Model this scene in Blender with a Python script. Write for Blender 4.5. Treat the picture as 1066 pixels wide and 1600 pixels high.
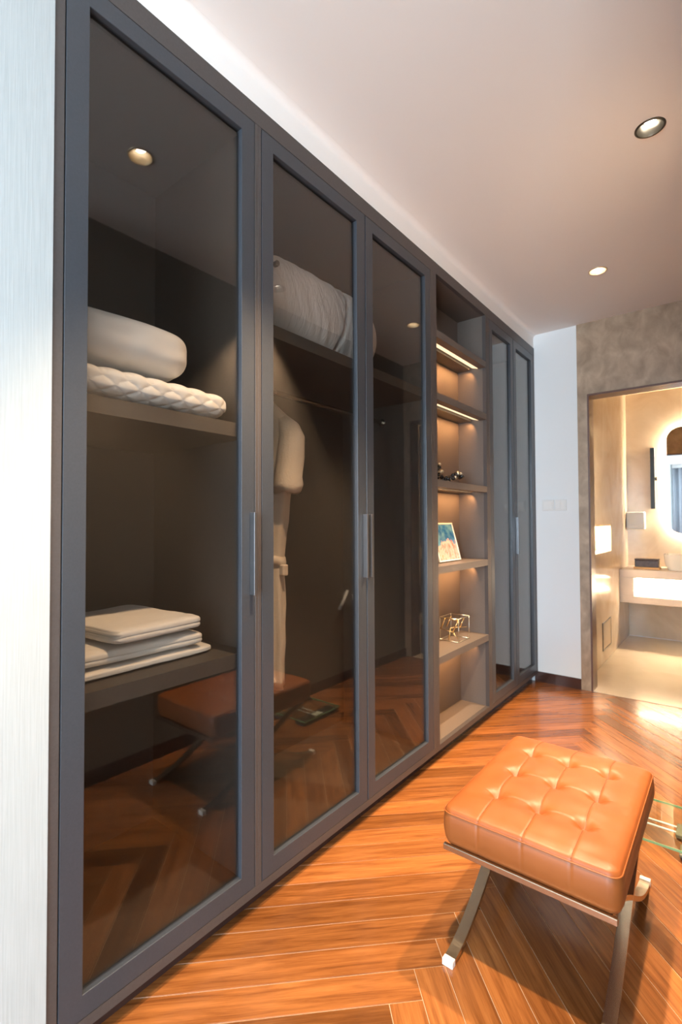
import bpy, bmesh, math, random
from mathutils import Vector, Matrix, noise
random.seed(7)
scene = bpy.context.scene
for o in list(bpy.data.objects): bpy.data.objects.remove(o)
COL = scene.collection

# ------------------------------------------------------------------ camera, world, light, exposure
CEIL = 2.66; YB = 3.872; XO = 1.144          # ceiling height, end wall, wall opposite the wardrobe
cam_d = bpy.data.cameras.new('camera'); cam = bpy.data.objects.new('camera', cam_d); COL.objects.link(cam)
cam_d.sensor_fit = 'HORIZONTAL'; cam_d.sensor_width = 24.0; cam_d.lens = 24.0*762.8/1066
cam_d.clip_start = 0.02
ya, pi_, ro = (math.radians(a) for a in (38.601, 1.2911, -0.2346))
fw = Vector((-math.sin(ya)*math.cos(pi_), math.cos(ya)*math.cos(pi_), math.sin(pi_)))
rt = Vector((math.cos(ya), math.sin(ya), 0)); upv = rt.cross(fw)
R2 = rt*math.cos(ro) + upv*math.sin(ro); U2 = -rt*math.sin(ro) + upv*math.cos(ro)
m = Matrix((R2, U2, -fw)).transposed().to_4x4(); m.translation = Vector((1.17, 0, 1.2118))
cam.matrix_world = m
cam_d.dof.use_dof = True; cam_d.dof.focus_distance = 1.7; cam_d.dof.aperture_fstop = 3.5
scene.camera = cam

world = bpy.data.worlds.new('world'); scene.world = world; world.use_nodes = True
wb = world.node_tree.nodes['Background']; wb.inputs[0].default_value = (0.62, 0.78, 1.0, 1); wb.inputs[1].default_value = 1.0

def area_light(name, loc, rot, sx, sy, power, color):
    l = bpy.data.lights.new(name, 'AREA'); l.shape = 'RECTANGLE'; l.size = sx; l.size_y = sy
    l.energy = power; l.color = color
    o = bpy.data.objects.new(name, l); COL.objects.link(o); o.location = loc; o.rotation_euler = rot
    return o
# daylight entering by the bedroom window behind the camera
area_light('window_daylight_offscreen', (1.6, -3.21, 1.35), (math.radians(90), 0, 0), 2.0, 2.0, 300, (0.70, 0.87, 1.0))

vs = scene.view_settings
vs.view_transform = 'Standard'; vs.look = 'None'; vs.gamma = 1.0; vs.use_curve_mapping = False
vs.exposure = 0.17

# ------------------------------------------------------------------ materials
MATS = {}
def nmat(name):
    mt = bpy.data.materials.new(name); mt.use_nodes = True
    nt = mt.node_tree; b = nt.nodes['Principled BSDF']; MATS[name] = mt
    return mt, nt, b
def setp(b, color=None, rough=None, metal=None, coat=None, spec=None, sheen=None):
    if color is not None: b.inputs['Base Color'].default_value = (*color, 1)
    if rough is not None: b.inputs['Roughness'].default_value = rough
    if metal is not None: b.inputs['Metallic'].default_value = metal
    if coat is not None: b.inputs['Coat Weight'].default_value = coat; b.inputs['Coat Roughness'].default_value = 0.1
    if spec is not None: b.inputs['Specular IOR Level'].default_value = spec
    if sheen is not None: b.inputs['Sheen Weight'].default_value = sheen
def coords(nt, scale, kind='Object', randoff=False):
    tc = nt.nodes.new('ShaderNodeTexCoord'); mp = nt.nodes.new('ShaderNodeMapping')
    mp.inputs['Scale'].default_value = scale
    nt.links.new(tc.outputs[kind], mp.inputs['Vector'])
    if randoff:
        oi = nt.nodes.new('ShaderNodeObjectInfo'); ml = nt.nodes.new('ShaderNodeMath'); ml.operation = 'MULTIPLY'
        ml.inputs[1].default_value = 37.0; nt.links.new(oi.outputs['Random'], ml.inputs[0])
        nt.links.new(ml.outputs[0], mp.inputs['Location'])
    return mp.outputs['Vector']
def noise_tex(nt, vec, scale, detail=4, dist=0.0, rough=0.55):
    n = nt.nodes.new('ShaderNodeTexNoise'); n.inputs['Scale'].default_value = scale
    n.inputs['Detail'].default_value = detail; n.inputs['Distortion'].default_value = dist
    n.inputs['Roughness'].default_value = rough
    nt.links.new(vec, n.inputs['Vector']); return n.outputs['Fac']
def ramp(nt, fac, stops):
    r = nt.nodes.new('ShaderNodeValToRGB'); e = r.color_ramp.elements
    while len(e) < len(stops): e.new(0.5)
    for i, (p, c) in enumerate(stops): e[i].position = p; e[i].color = (*c, 1)
    nt.links.new(fac, r.inputs['Fac']); return r.outputs['Color']
def bump(nt, b, fac, strength, dist=0.002):
    bp = nt.nodes.new('ShaderNodeBump'); bp.inputs['Strength'].default_value = strength; bp.inputs['Distance'].default_value = dist
    nt.links.new(fac, bp.inputs['Height']); nt.links.new(bp.outputs['Normal'], b.inputs['Normal'])
def plain(name, color, rough=0.5, metal=0.0, **k):
    mt, nt, b = nmat(name); setp(b, color, rough, metal, **k); return mt
def mottled(name, c1, c2, scale=(1,1,1), nscale=5, rough=0.5, bstr=0.0, bdist=0.002, detail=5, dist=0.0, kind='Object', lo=0.3, hi=0.7, **k):
    mt, nt, b = nmat(name); setp(b, c1, rough, **k)
    v = coords(nt, scale, kind); f = noise_tex(nt, v, nscale, detail, dist)
    nt.links.new(ramp(nt, f, [(lo, c1), (hi, c2)]), b.inputs['Base Color'])
    if bstr: bump(nt, b, f, bstr, bdist)
    return mt
def emit(name, color, strength):
    mt, nt, b = nmat(name); nt.nodes.remove(b)
    e = nt.nodes.new('ShaderNodeEmission'); e.inputs[0].default_value = (*color, 1); e.inputs[1].default_value = strength
    nt.links.new(e.outputs[0], nt.nodes['Material Output'].inputs[0]); return mt
def thin_glass(name, tint, ior=1.5, gloss=(1,1,1)):
    """clear or tinted pane: Fresnel reflection over straight-through transmission, both faces"""
    mt, nt, b = nmat(name); nt.nodes.remove(b)
    t = nt.nodes.new('ShaderNodeBsdfTransparent'); t.inputs[0].default_value = (*tint, 1)
    g = nt.nodes.new('ShaderNodeBsdfGlossy'); g.inputs['Roughness'].default_value = 0.0; g.inputs[0].default_value = (*gloss, 1)
    ge = nt.nodes.new('ShaderNodeNewGeometry')
    mx = nt.nodes.new('ShaderNodeMapRange'); mx.inputs['To Min'].default_value = ior; mx.inputs['To Max'].default_value = 1/ior
    nt.links.new(ge.outputs['Backfacing'], mx.inputs['Value'])
    fr = nt.nodes.new('ShaderNodeFresnel'); nt.links.new(mx.outputs[0], fr.inputs['IOR'])
    ms = nt.nodes.new('ShaderNodeMixShader')
    nt.links.new(fr.outputs[0], ms.inputs[0]); nt.links.new(t.outputs[0], ms.inputs[1]); nt.links.new(g.outputs[0], ms.inputs[2])
    nt.links.new(ms.outputs[0], nt.nodes['Material Output'].inputs[0]); return mt

def wood_floor():
    mt, nt, b = nmat('walnut_plank'); setp(b, (0.3, 0.12, 0.05), 0.24, coat=0.3)
    b.inputs['Specular IOR Level'].default_value = 0.5
    v = coords(nt, (0.9, 13.0, 1.0), 'Object', True)
    f = noise_tex(nt, v, 3.8, 9, 0.6, 0.62)
    col = ramp(nt, f, [(0.25, (0.12, 0.036, 0.009)), (0.45, (0.245, 0.083, 0.021)), (0.6, (0.32, 0.115, 0.030)), (0.8, (0.40, 0.155, 0.045))])
    # fine pores
    v2 = coords(nt, (3.0, 90.0, 1.0), 'Object', True); f2 = noise_tex(nt, v2, 4.0, 3, 0.2)
    pr = ramp(nt, f2, [(0.36, (0.72, 0.68, 0.64)), (0.52, (1, 1, 1))])
    mul = nt.nodes.new('ShaderNodeMixRGB'); mul.blend_type = 'MULTIPLY'; mul.inputs[0].default_value = 0.55
    nt.links.new(col, mul.inputs[1]); nt.links.new(pr, mul.inputs[2])
    oi = nt.nodes.new('ShaderNodeObjectInfo'); mr = nt.nodes.new('ShaderNodeMapRange')
    mr.inputs['To Min'].default_value = 0.55; mr.inputs['To Max'].default_value = 1.25
    nt.links.new(oi.outputs['Random'], mr.inputs['Value'])
    hs = nt.nodes.new('ShaderNodeHueSaturation'); nt.links.new(mr.outputs[0], hs.inputs['Value'])
    nt.links.new(mul.outputs[0], hs.inputs['Color']); nt.links.new(hs.outputs[0], b.inputs['Base Color'])
    bump(nt, b, f2, 0.06, 0.001)
    return mt

M = {}
M['plank'] = wood_floor()
M['subfloor'] = plain('pale_joint_filler', (0.50, 0.33, 0.20), 0.7)
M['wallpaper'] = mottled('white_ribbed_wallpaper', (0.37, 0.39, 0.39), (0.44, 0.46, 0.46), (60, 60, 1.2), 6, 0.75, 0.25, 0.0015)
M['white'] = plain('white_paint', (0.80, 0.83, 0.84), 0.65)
M['ceiling'] = plain('ceiling_paint', (0.86, 0.83, 0.80), 0.8)
M['greywall'] = mottled('grey_brown_wallcovering', (0.21, 0.185, 0.16), (0.25, 0.22, 0.19), (1, 1, 1), 60, 0.7, 0.15)
M['brownpanel'] = mottled('brown_leather_panel', (0.25, 0.178, 0.118), (0.54, 0.405, 0.285), (1, 1, 0.7), 11.0, 0.38, 0.08, 0.002, 8, 0.4, lo=0.25, hi=0.75)
M['trimwood'] = plain('dark_wood_trim', (0.13, 0.062, 0.045), 0.35)
M['base'] = plain('dark_polished_baseboard', (0.10, 0.055, 0.045), 0.12, 0.55)
M['carcass'] = mottled('taupe_lacquer', (0.055, 0.047, 0.045), (0.066, 0.056, 0.054), (1, 1, 1), 220, 0.42, 0.12, 0.0006)
M['doorframe'] = mottled('slate_grey_lacquer', (0.036, 0.041, 0.050), (0.043, 0.048, 0.058), (1, 1, 1), 220, 0.36, 0.12, 0.0006)
M['inside'] = mottled('dark_taupe_laminate', (0.066, 0.059, 0.052), (0.082, 0.073, 0.064), (1, 1, 1), 180, 0.6, 0.08, 0.0006)
M['shelf'] = mottled('grey_taupe_shelf_lacquer', (0.108, 0.088, 0.076), (0.122, 0.099, 0.086), (1, 1, 1), 180, 0.42, 0.08, 0.0006)
M['tinted'] = thin_glass('smoked_glass', (0.775, 0.755, 0.735))
M['clear'] = thin_glass('clear_glass', (0.95, 0.985, 0.965))
M['handle'] = plain('dark_anodised_handle', (0.16, 0.16, 0.17), 0.3, 0.8)
M['led'] = emit('warm_led', (1.0, 0.70, 0.40), 1.5)
M['ledbath'] = emit('warm_bath_led', (1.0, 0.80, 0.55), 80.0)
M['halo'] = emit('mirror_backlight_glow', (1.0, 0.80, 0.55), 200.0)
M['bulb'] = emit('bulb_glow', (1.0, 0.93, 0.82), 30.0)
M['bronze'] = plain('bronze_lamp_cup', (0.10, 0.085, 0.065), 0.3, 0.7)
M['gold_cup'] = plain('satin_gold_lamp_cup', (0.75, 0.6, 0.4), 0.35, 0.6)
M['chrome'] = plain('brushed_steel', (0.52, 0.45, 0.35), 0.27, 1.0)
M['bright'] = plain('polished_chrome', (0.85, 0.86, 0.87), 0.08, 1.0)
M['glide'] = plain('white_plastic_glide', (0.85, 0.80, 0.74), 0.4)
M['black'] = plain('black_plastic', (0.012, 0.014, 0.014), 0.35)
M['glassedge'] = plain('green_glass_edge', (0.20, 0.42, 0.24), 0.15)
M['blue'] = plain('dark_blue_rubber', (0.02, 0.07, 0.22), 0.4)
M['gold'] = plain('gold_wire', (0.85, 0.62, 0.30), 0.25, 1.0)
M['silver'] = plain('silver_wire', (0.62, 0.60, 0.52), 0.3, 1.0)
M['dullmetal'] = plain('dull_khaki_metal', (0.16, 0.15, 0.10), 0.6, 0.0)
M['plate'] = plain('white_switch_plastic', (0.80, 0.80, 0.78), 0.35)
M['marble'] = mottled('cream_marble', (0.58, 0.46, 0.33), (0.72, 0.61, 0.48), (1, 1, 1), 2.6, 0.16, 0.0, 0.002, 9, 1.2)
M['floor_marble'] = mottled('cream_floor_marble', (0.72, 0.60, 0.44), (0.82, 0.71, 0.55), (1, 1, 1), 1.6, 0.14, 0.0, 0.002, 8, 1.0)
M['vanity'] = mottled('pale_stone_counter', (0.60, 0.50, 0.42), (0.70, 0.60, 0.52), (1, 1, 1), 3.0, 0.3, 0.0)
M['ceramic'] = plain('white_ceramic', (0.85, 0.82, 0.77), 0.12)
M['darkbox'] = mottled('dark_brown_crocodile_leather', (0.03, 0.016, 0.012), (0.075, 0.04, 0.03), (1, 1, 1), 60, 0.3, 0.3)
M['mirror'] = plain('mirror_silver', (0.9, 0.9, 0.9), 0.01, 1.0)
M['curtain'] = mottled('grey_blue_curtain', (0.34, 0.38, 0.43), (0.40, 0.44, 0.5), (30, 30, 1), 4, 0.8)
def leather():
    mt, nt, b = nmat('tan_leather'); setp(b, (0.5, 0.15, 0.035), 0.45)
    v = coords(nt, (1, 1, 1)); f = noise_tex(nt, v, 9, 4); nt.links.new(ramp(nt, f, [(0.3, (0.255, 0.070, 0.0142)), (0.7, (0.295, 0.085, 0.018))]), b.inputs['Base Color'])
    vo = nt.nodes.new('ShaderNodeTexVoronoi'); vo.inputs['Scale'].default_value = 420
    nt.links.new(v, vo.inputs['Vector']); bump(nt, b, vo.outputs['Distance'], 0.05, 0.0006)
    return mt
M['leather'] = leather()
M['leatherdark'] = plain('tan_leather_edge', (0.16, 0.045, 0.010), 0.6)
def fabric(name, c, nscale=26, bs=0.5, stretch=(1, 1, 1)):
    mt, nt, b = nmat(name); setp(b, c, 0.85, sheen=0.2)
    v = coords(nt, stretch); f = noise_tex(nt, v, nscale, 4, 1.2); bump(nt, b, f, bs, 0.006); return mt
M['cotton'] = fabric('white_cotton', (0.78, 0.78, 0.77), 14, 0.28)
M['cotton_wr'] = fabric('wrinkled_white_cotton', (0.72, 0.71, 0.70), 16, 0.9, (1.2, 3.2, 1))
M['sheet'] = fabric('ironed_white_cotton', (0.78, 0.76, 0.72), 14, 0.35)
M['terry'] = fabric('white_terry_robe', (0.70, 0.62, 0.52), 60, 0.35)

# ------------------------------------------------------------------ geometry helpers
WORLD = {}
def thing(name, loc, label, cat, group=None, kind=None):
    o = bpy.data.objects.new(name, None); COL.objects.link(o); o.location = loc; o.empty_display_size = 0.05
    WORLD[o] = Vector(loc); o['label'] = label
    if cat: o['category'] = cat
    if group: o['group'] = group
    if kind: o['kind'] = kind
    return o
def tag(o, label, cat=None, group=None, kind=None):
    o['label'] = label
    if cat: o['category'] = cat
    if group: o['group'] = group
    if kind: o['kind'] = kind
    return o
def obj(name, bm, mat, parent=None, smooth=False, origin=None, angle=None):
    bmesh.ops.recalc_face_normals(bm, faces=bm.faces[:])
    co = [v.co for v in bm.verts]
    lo = Vector((min(c[i] for c in co) for i in range(3))); hi = Vector((max(c[i] for c in co) for i in range(3)))
    og = Vector(origin) if origin else Vector(((lo.x+hi.x)/2, (lo.y+hi.y)/2, lo.z))
    bmesh.ops.translate(bm, verts=bm.verts[:], vec=-og)
    me = bpy.data.meshes.new(name); bm.to_mesh(me); bm.free()
    if isinstance(mat, (list, tuple)):
        for mm in mat: me.materials.append(mm)
    else: me.materials.append(mat)
    if smooth:
        for p in me.polygons: p.use_smooth = True
    o = bpy.data.objects.new(name, me); COL.objects.link(o)
    WORLD[o] = og
    o.location = og
    if parent:
        o.parent = parent; o.location = og - WORLD[parent]
    if smooth and angle:
        md = o.modifiers.new('edge', 'EDGE_SPLIT'); md.split_angle = math.radians(angle)
    return o
def box(bm, x0, x1, y0, y1, z0, z1, bev=0.0, seg=1):
    r = bmesh.ops.create_cube(bm, size=1.0); vv = r['verts']
    for v in vv:
        v.co = Vector((x0+(v.co.x+.5)*(x1-x0), y0+(v.co.y+.5)*(y1-y0), z0+(v.co.z+.5)*(z1-z0)))
    if bev:
        es = list({e for v in vv for e in v.link_edges})
        bmesh.ops.bevel(bm, geom=es, offset=bev, segments=seg, affect='EDGES', profile=0.5)
def bx(*a, **k):
    bm = bmesh.new(); box(bm, *a, **k); return bm
def boxes(*L, bev=0.0):
    bm = bmesh.new()
    for l in L: box(bm, *l, bev=bev)
    return bm
def cyl(bm, p, q, r, r2=None, n=20, cap=True):
    p, q = Vector(p), Vector(q); d = q-p; r2 = r if r2 is None else r2
    z = d.normalized(); a = z.orthogonal().normalized(); b = z.cross(a)
    A = [bm.verts.new(p+(a*math.cos(2*math.pi*i/n)+b*math.sin(2*math.pi*i/n))*r) for i in range(n)]
    B = [bm.verts.new(q+(a*math.cos(2*math.pi*i/n)+b*math.sin(2*math.pi*i/n))*r2) for i in range(n)]
    for i in range(n): bm.faces.new((A[i], A[(i+1) % n], B[(i+1) % n], B[i]))
    if cap: bm.faces.new(A[::-1]); bm.faces.new(B)
def lathe(bm, c, prof, n=32, cap0=False, cap1=False, axis=Vector((0, 0, 1)), xa=Vector((1, 0, 0))):
    c = Vector(c); yb = axis.cross(xa); rings = []
    for (r, z) in prof:
        rings.append([bm.verts.new(c+xa*(r*math.cos(2*math.pi*i/n))+yb*(r*math.sin(2*math.pi*i/n))+axis*z) for i in range(n)])
    for a, b in zip(rings, rings[1:]):
        for i in range(n): bm.faces.new((a[i], a[(i+1) % n], b[(i+1) % n], b[i]))
    if cap0: bm.faces.new(rings[0][::-1])
    if cap1: bm.faces.new(rings[-1])
def tube(bm, pts, r, n=10, closed=False):
    pts = [Vector(p) for p in pts]; N = len(pts); rings = []; prev = None
    for i, p in enumerate(pts):
        if closed: t = (pts[(i+1) % N]-pts[i-1]).normalized()
        else: t = (pts[min(i+1, N-1)]-pts[max(i-1, 0)]).normalized()
        a = t.orthogonal().normalized() if prev is None else (prev-t*prev.dot(t)).normalized()
        prev = a; b = t.cross(a)
        rr = r[i] if isinstance(r, (list, tuple)) else r
        rings.append([bm.verts.new(p+(a*math.cos(2*math.pi*k/n)+b*math.sin(2*math.pi*k/n))*rr) for k in range(n)])
    M_ = N if closed else N-1
    for i in range(M_):
        A, B = rings[i], rings[(i+1) % N]
        for k in range(n): bm.faces.new((A[k], A[(k+1) % n], B[(k+1) % n], B[k]))
    if not closed: bm.faces.new(rings[0][::-1]); bm.faces.new(rings[-1])
def ribbon(bm, pts, side, w, t):
    """rectangular bar swept along pts; side = width direction"""
    pts = [Vector(p) for p in pts]; side = Vector(side).normalized(); N = len(pts); rings = []
    for i, p in enumerate(pts):
        d = (pts[min(i+1, N-1)]-pts[max(i-1, 0)]).normalized(); nn = side.cross(d).normalized()
        rings.append([bm.verts.new(p+side*(a*w/2)+nn*(b*t/2)) for a, b in ((-1, -1), (1, -1), (1, 1), (-1, 1))])
    for A, B in zip(rings, rings[1:]):
        for k in range(4): bm.faces.new((A[k], A[(k+1) % 4], B[(k+1) % 4], B[k]))
    bm.faces.new(rings[0][::-1]); bm.faces.new(rings[-1])
def puff(cx, cy, cz, a, b, c, e=3.2, n=26, ez=2.4, disp=None, rotz=0.0):
    """cushion-shaped closed surface (super-ellipsoid), half sizes a,b,c"""
    bm = bmesh.new(); r = bmesh.ops.create_cube(bm, size=2.0)
    bmesh.ops.subdivide_edges(bm, edges=bm.edges[:], cuts=n, use_grid_fill=True)
    cr, sr = math.cos(rotz), math.sin(rotz)
    for v in bm.verts:
        p = v.co.copy()
        rxy = (abs(p.x)**e+abs(p.y)**e)
        s = (rxy**(ez/e)+abs(p.z)**ez)**(1/ez)
        q = Vector((p.x/s*a, p.y/s*b, p.z/s*c))
        nv = Vector((q.x/a**2, q.y/b**2, q.z/c**2)).normalized()
        if disp: q += nv*disp(q)
        v.co = Vector((cx+q.x*cr-q.y*sr, cy+q.x*sr+q.y*cr, cz+q.z))
    return bm

# ------------------------------------------------------------------ room shell
# floor: herringbone planks over a pale joint bed
floor = tag(obj('floor', boxes((-0.07, XO, -3.2, YB, -0.06, -0.0016), (XO, 3.0, -3.2, 0.62, -0.06, -0.0016)), M['subfloor'], origin=(0, 0, 0)),
            'glossy walnut herringbone parquet floor', kind='structure')
WP, LP = 0.0872, 0.90; S0, N0 = 1.2575, 0.4975; SQ = math.sqrt(0.5)
def clip(poly, ax, val, sgn):
    out = []
    for i in range(len(poly)):
        p, q = poly[i-1], poly[i]; dp, dq = sgn*(p[ax]-val), sgn*(q[ax]-val)
        if (dp >= 0) != (dq >= 0):
            t = dp/(dp-dq); out.append((p[0]+(q[0]-p[0])*t, p[1]+(q[1]-p[1])*t))
        if dq >= 0: out.append(q)
    return out
def plank_poly(s0, s1, n0, n1, g, rect):
    pts = [(s0+g, n0+g), (s1-g, n0+g), (s1-g, n1-g), (s0+g, n1-g)]
    P = [((s-n)*SQ, (s+n)*SQ) for s, n in pts]
    x0, x1, y0, y1 = rect
    for ax, val, sg in ((0, x0+g, 1), (0, x1-g, -1), (1, y0+g, 1), (1, y1-g, -1)):
        P = clip(P, ax, val, sg)
        if len(P) < 3: return None
    return P
def poly_area(P): return abs(sum(P[i-1][0]*P[i][1]-P[i][0]*P[i-1][1] for i in range(len(P))))/2
def add_plank(s0, s1, n0, n1, rot, rect):
    A = plank_poly(s0, s1, n0, n1, 0.0010, rect); B = plank_poly(s0, s1, n0, n1, 0.0018, rect)
    if not A or not B or poly_area(A) < 4e-4: return
    if len(A) != len(B): B = A
    cx = sum(p[0] for p in A)/len(A); cy = sum(p[1] for p in A)/len(A); c, s = math.cos(-rot), math.sin(-rot)
    loc = lambda p, z: ((p[0]-cx)*c-(p[1]-cy)*s, (p[0]-cx)*s+(p[1]-cy)*c, z)
    n = len(A); V = [loc(p, 0.0) for p in B]+[loc(p, -0.0009) for p in A]+[loc(p, -0.012) for p in A]
    F = [tuple(range(n)), tuple(range(3*n-1, 2*n-1, -1))]
    for k in range(n):
        j = (k+1) % n; F += [(n+k, n+j, j, k), (2*n+k, 2*n+j, n+j, n+k)]
    me = bpy.data.meshes.new('plank'); me.from_pydata(V, [], F); me.materials.append(M['plank'])
    bmf = bmesh.new(); bmf.from_mesh(me); bmesh.ops.recalc_face_normals(bmf, faces=bmf.faces[:]); bmf.to_mesh(me); bmf.free()
    o = bpy.data.objects.new('plank', me); COL.objects.link(o); o.parent = floor
    o.location = (cx, cy, 0); o.rotation_euler = (0, 0, rot)
for rect in ((-0.07, XO, -0.9, YB), (XO, 2.1, -0.9, 0.62)):
    for col in range(-3, 4):
        for k in range(-60, 60):
            s_, n_ = S0+k*WP+col*(LP+WP), N0+k*WP+col*(WP-LP)
            add_plank(s_-LP, s_, n_, n_+WP, math.radians(45), rect)
            add_plank(s_, s_+WP, n_+WP-LP, n_+WP, math.radians(-45), rect)
tag(obj('floor_bedroom', boxes((-0.0, 3.0, -3.2, -0.9, -0.0015, -0.0002)), M['plank'], origin=(0, -2, -0.0015)), 'walnut floor of the bedroom beyond the herringbone planks', kind='structure')

# ceiling with round openings for the recessed lamps
LAMPS = [(0.595, 0.990), (0.963, 2.091), (0.595, 3.105)]
HR = 0.043; HC = 0.06
def ceiling_mesh():
    bm = bmesh.new()
    xs = sorted({-0.0, 3.0, *[x+d for x, _ in LAMPS for d in (-HC, HC)]}); ys = sorted({-3.2, YB, *[y+d for _, y in LAMPS for d in (-HC, HC)]})
    for x0, x1 in zip(xs, xs[1:]):
        for y0, y1 in zip(ys, ys[1:]):
            mx, my = (x0+x1)/2, (y0+y1)/2
            hit = [l for l in LAMPS if abs(l[0]-mx) < 1e-4 and abs(l[1]-my) < 1e-4]
            if not hit:
                bm.faces.new([bm.verts.new((x, y, CEIL)) for x, y in ((x0, y0), (x0, y1), (x1, y1), (x1, y0))]); continue
            n = 32; I, O_ = [], []
            for i in range(n):
                a = 2*math.pi*i/n+math.pi/n; c, s = math.cos(a), math.sin(a); k = HC/max(abs(c), abs(s))
                I.append(bm.verts.new((mx+c*HR, my+s*HR, CEIL))); O_.append(bm.verts.new((mx+c*k, my+s*k, CEIL)))
            for i in range(n): bm.faces.new((I[i], I[(i+1) % n], O_[(i+1) % n], O_[i]))
            for sx in (-1, 1):
                for sy in (-1, 1):
                    cv = bm.verts.new((mx+sx*HC, my+sy*HC, CEIL))
                    near = sorted(O_, key=lambda v: (v.co-cv.co).length)[:2]
                    bm.faces.new((cv, near[0], near[1]))
    for f in bm.faces: f.normal_update()
    return bm
bmc = ceiling_mesh()
c_ = tag(obj('ceiling', bmc, M['ceiling'], origin=(0, 0, CEIL)), 'smooth warm white ceiling with recessed lamps', kind='structure')
tag(obj('ceiling_slab', boxes((-0.7, 3.1, -3.3, YB+0.1, CEIL+0.14, CEIL+0.2)), M['white'], origin=(0, 0, CEIL+0.14)), 'concrete slab above the ceiling', kind='structure')

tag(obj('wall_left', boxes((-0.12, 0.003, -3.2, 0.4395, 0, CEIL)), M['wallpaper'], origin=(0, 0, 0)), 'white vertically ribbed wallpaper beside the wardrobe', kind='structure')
bm = bmesh.new(); prof = [(-0.004, 2.5575), (-0.004, 2.635)]+[(0.021-0.025*math.cos(math.radians(a)), 2.635+0.0245*math.sin(math.radians(a))) for a in range(0, 91, 10)]+[(0.021, CEIL-0.0003), (-0.05, CEIL-0.0003), (-0.05, 2.5575)]
A_ = [bm.verts.new((x, 0.4395, z)) for x, z in prof]; B_ = [bm.verts.new((x, YB, z)) for x, z in prof]
for k in range(len(prof)): bm.faces.new((A_[k], A_[(k+1) % len(prof)], B_[(k+1) % len(prof)], B_[k]))
bm.faces.new(A_[::-1]); bm.faces.new(B_)
tag(obj('wall_above_wardrobe', bm, M['ceiling'], smooth=True, angle=30), 'narrow white coved wall strip above the wardrobe', kind='structure')
XJ, XR, ZH = 0.384, 1.062, 2.122                              # bathroom doorway
tag(obj('wall_end', boxes((-0.62, 0.305, YB, YB+0.12, 0, CEIL)), M['white'], origin=(0.1, YB, 0)), 'white end wall beside the bathroom doorway', kind='structure')
wp = tag(obj('wall_end_panel', boxes((0.305, 0.372, YB-0.006, YB+0.12, 0, ZH+0.012), (0.305, XO, YB-0.006, YB+0.12, ZH+0.012, CEIL), (XR+0.012, XO, YB-0.006, YB+0.12, 0, ZH+0.012)), M['brownpanel'], origin=(0.7, YB, 0)),
         'mottled brown leather-look panel around the bathroom doorway', kind='structure')
tr = tag(obj('trim_1', boxes((0.372, XJ, YB-0.014, YB+0.125, 0, ZH), (XR, XR+0.012, YB-0.014, YB+0.125, 0, ZH), (0.372, XR+0.012, YB-0.014, YB+0.125, ZH, ZH+0.014)), M['trimwood'], origin=(0.7, YB, 0)),
         'dark wood lining of the bathroom doorway', kind='structure')
tag(obj('wall_right', boxes((XO, XO+0.12, 0.62, YB, 0, CEIL)), M['greywall'], origin=(XO, 2, 0)), 'grey brown wall opposite the wardrobe', kind='structure')
tag(obj('wall_bedroom', boxes((XO+0.12, 3.0, 0.62, 0.74, 0, CEIL)), M['white'], origin=(2, 0.62, 0)), 'white bedroom wall beside the dressing corridor', kind='structure')
tag(obj('wall_bedroom_side', boxes((3.0, 3.12, -3.2, 0.74, 0, CEIL)), M['white'], origin=(3, -1, 0)), 'white side wall of the bedroom', kind='structure')
tag(obj('wall_window', boxes((-0.12, 0.55, -3.32, -3.2, 0, CEIL), (2.65, 3.12, -3.32, -3.2, 0, CEIL), (0.55, 2.65, -3.32, -3.2, 0, 0.3), (0.55, 2.65, -3.32, -3.2, 2.4, CEIL)), M['white'], origin=(1.5, -3.2, 0)), 'white bedroom wall around the window', kind='structure')
w1 = tag(obj('window_1', boxes((0.55, 0.6, -3.3, -3.24, 0.3, 2.4), (2.6, 2.65, -3.3, -3.24, 0.3, 2.4), (0.6, 2.6, -3.3, -3.24, 0.3, 0.35), (0.6, 2.6, -3.3, -3.24, 2.35, 2.4), (1.58, 1.62, -3.3, -3.24, 0.35, 2.35)), M['white'], origin=(1.6, -3.27, 0.3)), 'tall white framed bedroom window', kind='structure')
for a, b in ((0.6, 1.58), (1.62, 2.6)): obj('pane', bx(a, b, -3.275, -3.269, 0.35, 2.35), M['clear'], w1)
tag(obj('baseboard_right', boxes((XO-0.012, XO, 0.62, YB-0.006, 0, 0.068)), M['base'], origin=(XO, 2, 0)), 'dark polished baseboard opposite the wardrobe', kind='structure')
tag(obj('baseboard_end', boxes((-0.02, 0.305, YB-0.012, YB, 0, 0.075)), M['base'], origin=(0.1, YB, 0)), 'dark polished baseboard under the white end wall', kind='structure')
# curtains by the bedroom window
def curtain(x0, x1, label):
    bm = bmesh.new(); n = int((x1-x0)/0.012); prof = []
    for i in range(n+1):
        x = x0+(x1-x0)*i/n; prof.append((x, -3.0+0.035*math.sin(x*46)+0.012*math.sin(x*17)))
    top = [bm.verts.new((x, y, 2.58)) for x, y in prof]; bot = [bm.verts.new((x, y, 0.02)) for x, y in prof]
    tb = [bm.verts.new((x, y-0.006, 2.58)) for x, y in prof]; bb = [bm.verts.new((x, y-0.006, 0.02)) for x, y in prof]
    for i in range(n):
        bm.faces.new((top[i], top[i+1], bot[i+1], bot[i])); bm.faces.new((tb[i+1], tb[i], bb[i], bb[i+1]))
        bm.faces.new((top[i+1], top[i], tb[i], tb[i+1])); bm.faces.new((bot[i], bot[i+1], bb[i+1], bb[i]))
    t = thing('curtain', ((x0+x1)/2, -3.0, 0), label, 'curtain')
    obj('cloth', bm, M['curtain'], t, smooth=True)
    obj('heading', bx(x0-.01, x1+.01, -3.05, -2.95, 2.57, 2.66), M['white'], t)
curtain(0.03, 0.56, 'grey blue curtain hanging beside the ribbed wallpaper')
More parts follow.
